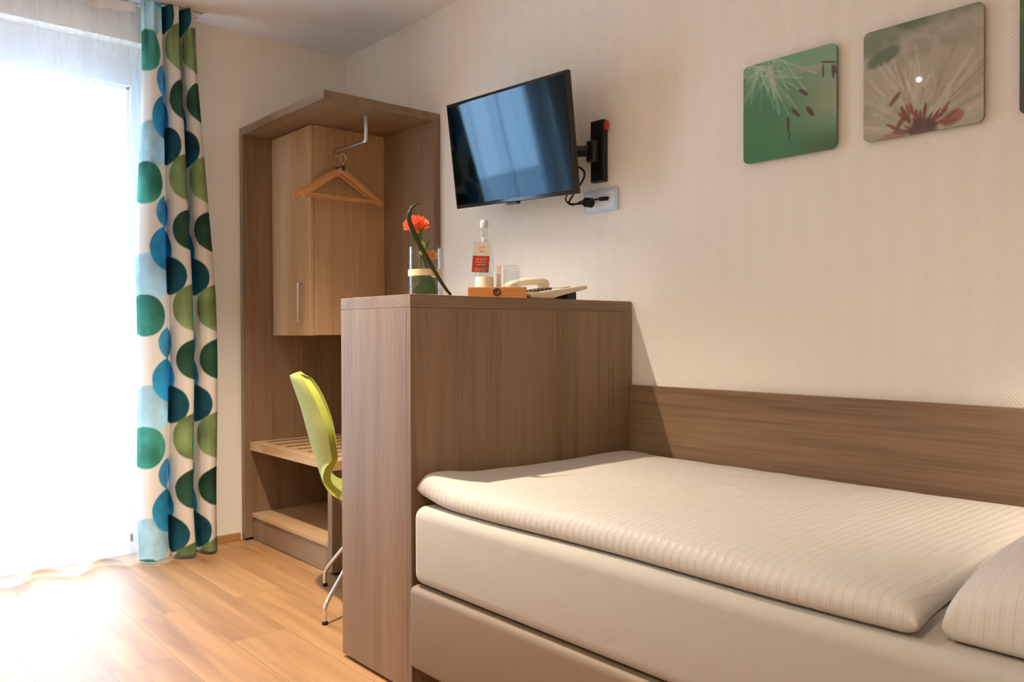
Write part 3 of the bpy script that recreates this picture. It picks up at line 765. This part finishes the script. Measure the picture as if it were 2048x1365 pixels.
tube(b, pts, [.0045+.0035*math.sin(PI*i/n_)**1 if i < n_*.7 else .0042*(1-(i-n_*.7)/(n_*.33))+.0008 for i in range(n_)], 8, .6)
obj('blade', b, mat('dark_blade', lin(50, 62, 30), .45), gb, auto=60)

# wooden tray with bottle, glass and paper sleeve, turned to the room
TH = math.radians(-41); tcx, tcy = 2.035, -.571
ty_ = lambda t, d=0: (tcx-math.sin(TH)*t+math.cos(TH)*d, tcy+math.cos(TH)*t+math.sin(TH)*d)   # t along the tray, d toward its front
TX0, TX1, TY0, TY1 = tcx-.046, tcx+.046, tcy-.1005, tcy+.1005
tr = thing('wooden_tray', 'small honey-coloured wooden tray with a dark round emblem', 'tray', (tcx, tcy, T0)); tr.rotation_euler = (0, 0, TH)
M_TRAY = wood('honey_wood', lin(176, 112, 52), lin(196, 132, 66), lin(210, 150, 84), axis='y', rough=.45)
b = B(); box(b, TX0, TX1, TY0, TY1, T0, T0+.010, .001); obj('bottom', b, M_TRAY, tr)
b = B(); box(b, TX1-.008, TX1, TY0, TY1, T0+.0102, T0+.0385, .0015); obj('front_rail', b, M_TRAY, tr)
b = B(); box(b, TX0, TX0+.008, TY0, TY1, T0+.0102, T0+.0385, .0015); obj('rear_rail', b, M_TRAY, tr)
for y0 in (TY0, TY1-.008):
    b = B(); box(b, TX0+.0082, TX1-.0082, y0, y0+.008, T0+.0102, T0+.0385, .0015); obj('end_rail', b, M_TRAY, tr)
em = B(); tube(em, [(TX1+.0001, tcy-.001, T0+.0215), (TX1+.0012, tcy-.001, T0+.0215)], .0140, 28); eo = obj('emblem', em, mat('dark_emblem', lin(66, 30, 14), .6), tr, auto=40)
ln = B(); tube(ln, catmull([(TX1+.0013, tcy-.008, T0+.020), (TX1+.0013, tcy-.003, T0+.0165), (TX1+.0013, tcy+.004, T0+.021), (TX1+.0013, tcy+.001, T0+.028)], 5), .0010, 6)
tube(ln, [(TX1+.0013, tcy+.006, T0+.0165), (TX1+.0013, tcy+.009, T0+.026)], .0009, 6); obj('emblem_mark', ln, mat('emblem_tan', lin(176, 120, 76), .6), eo)
BZ = T0+.0104
bx_, by_ = ty_(-.045)
bt = thing('water_bottle', 'clear glass water bottle with silver cap standing in the tray', 'bottle', (bx_, by_, BZ))
b = B(); lathe(b, [(0, 0), (.029, 0), (.031, .003), (.031, .125), (.029, .142), (.020, .160), (.0135, .172), (.0125, .212), (.0125, .224), (.0115, .224), (.0113, .172), (.018, .158), (.0285, .12), (.029, .006), (0, .006)], (bx_, by_, BZ), 40)
obj('vessel', b, M_GLASS, bt, auto=40)
b = B(); lathe(b, [(0, .2245), (.0142, .2245), (.0145, .226), (.0145, .247), (.0135, .249), (0, .249)], (bx_, by_, BZ), 32); obj('cap', b, mat('silver_cap', (.68, .67, .66, 1), .35, .8), bt, auto=40)
obj('front_label', lathe(B(), [(.0313, .012), (.0318, .012), (.0318, .062), (.0313, .062)], (bx_, by_, BZ), 40, closed=True), mat('cream_label', lin(238, 226, 204), .6), bt, auto=40)
bt.scale = (1, 1, 1.05)
# hang tag
hx = bx_+.0365
hg = thing('hang_tag', 'white and red paper tag hung round the bottle neck', 'tag', (bx_, by_, BZ+.05)); hg.rotation_euler = (0, 0, TH)
TM = Matrix.Translation((hx, by_-.012, BZ+.183))@Matrix.Rotation(math.radians(-2), 4, 'X')@Matrix.Rotation(math.radians(8), 4, 'Y')
sh_ = lambda y, z: y+.006*z/.13     # the tag hangs slightly askew
def tagquad(b, y0, y1, z0, z1, x):
    vs = [(x, sh_(y0, z0), z0), (x, sh_(y1, z0), z0), (x, sh_(y1, z1), z1), (x, sh_(y0, z1), z1)]
    vb = [(x-.0008,)+v[1:] for v in vs]
    A = [b.verts.new(TM@Vector(v)) for v in vs]; D = [b.verts.new(TM@Vector(v)) for v in vb]
    b.faces.new(A); b.faces.new(D[::-1])
    for i in range(4): b.faces.new((A[i], D[i], D[(i+1) % 4], A[(i+1) % 4]))
M_PAPER = mat('white_paper', lin(246, 240, 230), .7); M_RED = mat('red_print', lin(206, 66, 50), .6); M_INK = mat('pale_print', lin(244, 190, 160), .6)
b = B(); tagquad(b, -.022, .036, -.047, 0, 0); cd = obj('card', b, M_PAPER, hg)
b = B(); tagquad(b, -.023, .035, -.104, -.0472, .0002); obj('red_field', b, M_RED, hg)
b = B()
for z, ws in ((-.058, [(-.012, -.001), (.001, .010), (.012, .024)]), (-.067, [(-.013, -.002), (0, .012), (.014, .025)]), (-.076, [(-.009, .004), (.006, .022)]), (-.090, [(-.014, .001), (.003, .025)]), (-.097, [(-.014, .008), (.010, .025)])):
    for y0, y1 in ws: tagquad(b, y0, y1, z-.0028, z+.0002, .0009)
obj('printed_text', b, M_INK, hg)
b = B()
Q = lambda y, z: tuple(TM@Vector((.0011, sh_(y, z), z)))
tube(b, [Q(.007+.010*math.cos(a), -.021+.006*math.sin(a)) for a in np.linspace(.3, PI+.5, 12)], .0013, 6)
tube(b, [Q(.007+.007*math.cos(a), -.028+.005*math.sin(a)) for a in np.linspace(PI+.4, 2*PI-.4, 9)], .0013, 6)
obj('printed_logo', b, mat('logo_red', lin(190, 110, 92), .6), hg)
b = B(); tube(b, [tuple(TM@Vector((0, .006, -.004)))]+[(bx_+.0145*math.cos(a), by_+.0145*math.sin(a), BZ+.20) for a in np.linspace(-.3, 2*PI-.3, 20)]+[tuple(TM@Vector((0, .006, -.004)))], .0008, 6)
obj('loop', b, M_PAPER, hg)
# upturned tumbler
gx, gy = ty_(.050)
tg = B(); lathe(tg, [(.0315, 0), (.0325, .0), (.0275, .098), (.0262, .105), (0, .106), (0, .088), (.0240, .086), (.0305, 0.0005)], (gx, gy, BZ), 40)
single('drinking_glass', 'upturned clear drinking glass at the end of the tray', 'glass', tg, M_GLASS, auto=40)
# slim sleeve
px_, py_ = ty_(.004)
pv = thing('paper_sleeve', 'slim white paper sleeve standing between the bottle and drinking glass', 'sleeve', (px_, py_, BZ)); pv.rotation_euler = (0, 0, TH)
b = B(); box(b, px_-.007, px_+.007, py_-.008, py_+.008, BZ, BZ+.074, .002); obj('lower_sleeve', b, mat('beige_sleeve', lin(206, 190, 172), .6), pv)
b = B(); box(b, px_-.0075, px_+.0075, py_-.0085, py_+.0085, BZ+.0742, BZ+.106, .002); obj('upper_sleeve', b, mat('cream_sleeve', lin(240, 226, 208), .6), pv)

# telephone
tp = thing('desk_telephone', 'cream desk telephone with handset and grey keys beside the tray', 'telephone', (2.02, -.33, T0))
M_CREAM = mat('cream_plastic', lin(232, 216, 190), .4); M_KEYS = mat('grey_keys', lin(74, 66, 58), .5)
b = B(); t = bmesh.new()
out = [(-.470, .004), (-.472, .016), (-.462, .022), (-.195, .058), (-.185, .054), (-.187, .044), (-.34, .012), (-.36, .004)]
A = [t.verts.new((1.925, y, T0+z)) for y, z in out]; D = [t.verts.new((2.10, y, T0+z)) for y, z in out]
t.faces.new(A); t.faces.new(D[::-1])
for i in range(len(out)): t.faces.new((A[i], A[(i+1) % len(out)], D[(i+1) % len(out)], D[i]))
bmesh.ops.bevel(t, geom=t.edges[:], offset=.004, segments=3, profile=.5, affect='EDGES'); merge(b, t)
obj('body', b, M_CREAM, tp, auto=40)
slope = math.atan2(.036, .267)
def on_top(x, y, h=0): return (x, y, T0+.022+(y+.462)*.036/.267+h)
b = B()
for r in range(4):
    for c in range(4):
        x, y = 2.025+.019*c, -.425+.020*r
        box(b, -.0062, .0062, -.006, .006, 0, .009, .0015, 2, Matrix.Translation(on_top(x, y, .0002))@Matrix.Rotation(slope, 4, 'X'))
obj('keypad', b, M_KEYS, tp)
b = B(); box(b, -.05, .05, -.018, .018, 0, .003, .001, 2, Matrix.Translation(on_top(2.04, -.285, .0002))@Matrix.Rotation(slope, 4, 'X')); obj('display', b, mat('grey_display', lin(150, 156, 140), .25), tp)
b = B(); box(b, 1.95, 2.07, -.262, -.215, T0, T0+.033, .003); obj('stand_foot', b, M_BLACK, tp)
hs = B()
pts = [(1.955, -.468, T0+.040), (1.955, -.445, T0+.054), (1.955, -.40, T0+.066), (1.955, -.34, T0+.074), (1.955, -.29, T0+.076), (1.955, -.262, T0+.066)]
tube(hs, catmull(pts, 6), [.014]*4+[.0145]*6+[.014]*10+[.015]*10+[.012], 14, 1.5)
for y, z in ((-.452, .044), (-.275, .062)):
    lathe(hs, [(0, -.018), (.02, -.016), (.024, 0), (.02, .012), (0, .016)], (1.955, y, T0+z), 24)
obj('handset', hs, M_CREAM, tp, auto=60)
b = B(); pts = []
for i in range(160):
    a = i*.55; s = i/159; pts.append((1.925-.02*math.sin(PI*s)+.006*math.cos(a), -.43+.2*s, T0+.009+.006*math.sin(a)))
tube(b, pts, .0016, 6); obj('coiled_cord', b, mat('cord_cream', lin(206, 190, 164), .5), tp, auto=60)

# ------------------------------------------------------------------ light
WARM = (1.0, .86, .68)
def spot(name, loc, target, energy, size=100, blend=.6, r=.035, col=WARM):
    l = bpy.data.lights.new(name, 'SPOT'); l.energy = energy; l.spot_size = math.radians(size); l.spot_blend = blend
    l.shadow_soft_size = r; l.color = col
    o = bpy.data.objects.new(name, l); COL.objects.link(o); o.location = loc
    o.rotation_euler = (Vector(target)-Vector(loc)).to_track_quat('-Z', 'Y').to_euler()
    return o
spot('ceiling_spot', (1.61, -1.36, 2.67), (1.61, -1.36, 0), 195, 104, 1.0, .016)
spot('ceiling_spot', (2.04, -2.92, 2.67), (2.04, -2.92, 0), 20, 162, 1.0, .012)
spot('ceiling_spot', (3.7, -2.92, 2.67), (3.7, -2.92, 0), 58, 150, 1.0)
spot('ceiling_spot', (3.7, -1.36, 2.67), (3.7, -1.36, 0), 6, 120, .9)
spot('bedside_lamp', (3.95, -.12, 1.25), (3.50, -.30, .6), 14, 80, .9, .02)
# daylight: an overcast sky, sampled through the window
wl = bpy.data.worlds.new('overcast_sky'); SC.world = wl; wl.use_nodes = True
bg = wl.node_tree.nodes['Background']; bg.inputs['Color'].default_value = (.62, .82, 1.0, 1); bg.inputs['Strength'].default_value = 6.8
pl_ = bpy.data.lights.new('window_portal', 'AREA'); pl_.shape = 'RECTANGLE'; pl_.size = 2.4; pl_.size_y = WY1-WY0; pl_.cycles.is_portal = True
po = bpy.data.objects.new('window_portal', pl_); COL.objects.link(po); po.location = (-.17, (WY0+WY1)/2, 1.25); po.rotation_euler = (0, -PI/2, 0)

# ------------------------------------------------------------------ camera
f_, yaw, pitch, roll, cx, cy = 1623.94, .850329, -.0114059, -.0032426, 4.18676, -2.39380
F_ = Vector((-math.sin(yaw)*math.cos(pitch), math.cos(yaw)*math.cos(pitch), math.sin(pitch)))
R0 = Vector((math.cos(yaw), math.sin(yaw), 0)); U0 = R0.cross(F_)
R_ = R0*math.cos(roll)+U0*math.sin(roll); U_ = U0*math.cos(roll)-R0*math.sin(roll)
cam = bpy.data.cameras.new('camera'); co = bpy.data.objects.new('camera', cam); COL.objects.link(co)
co.matrix_world = Matrix(((R_.x, U_.x, -F_.x, cx), (R_.y, U_.y, -F_.y, cy), (R_.z, U_.z, -F_.z, 1.1), (0, 0, 0, 1)))
cam.sensor_fit = 'HORIZONTAL'; cam.sensor_width = 36; cam.lens = f_/2048*36; cam.clip_start = .05
SC.camera = co
vs_ = SC.view_settings; vs_.view_transform = 'Standard'; vs_.look = 'None'; vs_.exposure = 1.17; vs_.gamma = 1; vs_.use_curve_mapping = False
cyc = SC.cycles
cyc.max_bounces = 10; cyc.diffuse_bounces = 5; cyc.transparent_max_bounces = 16; cyc.sample_clamp_indirect = 6
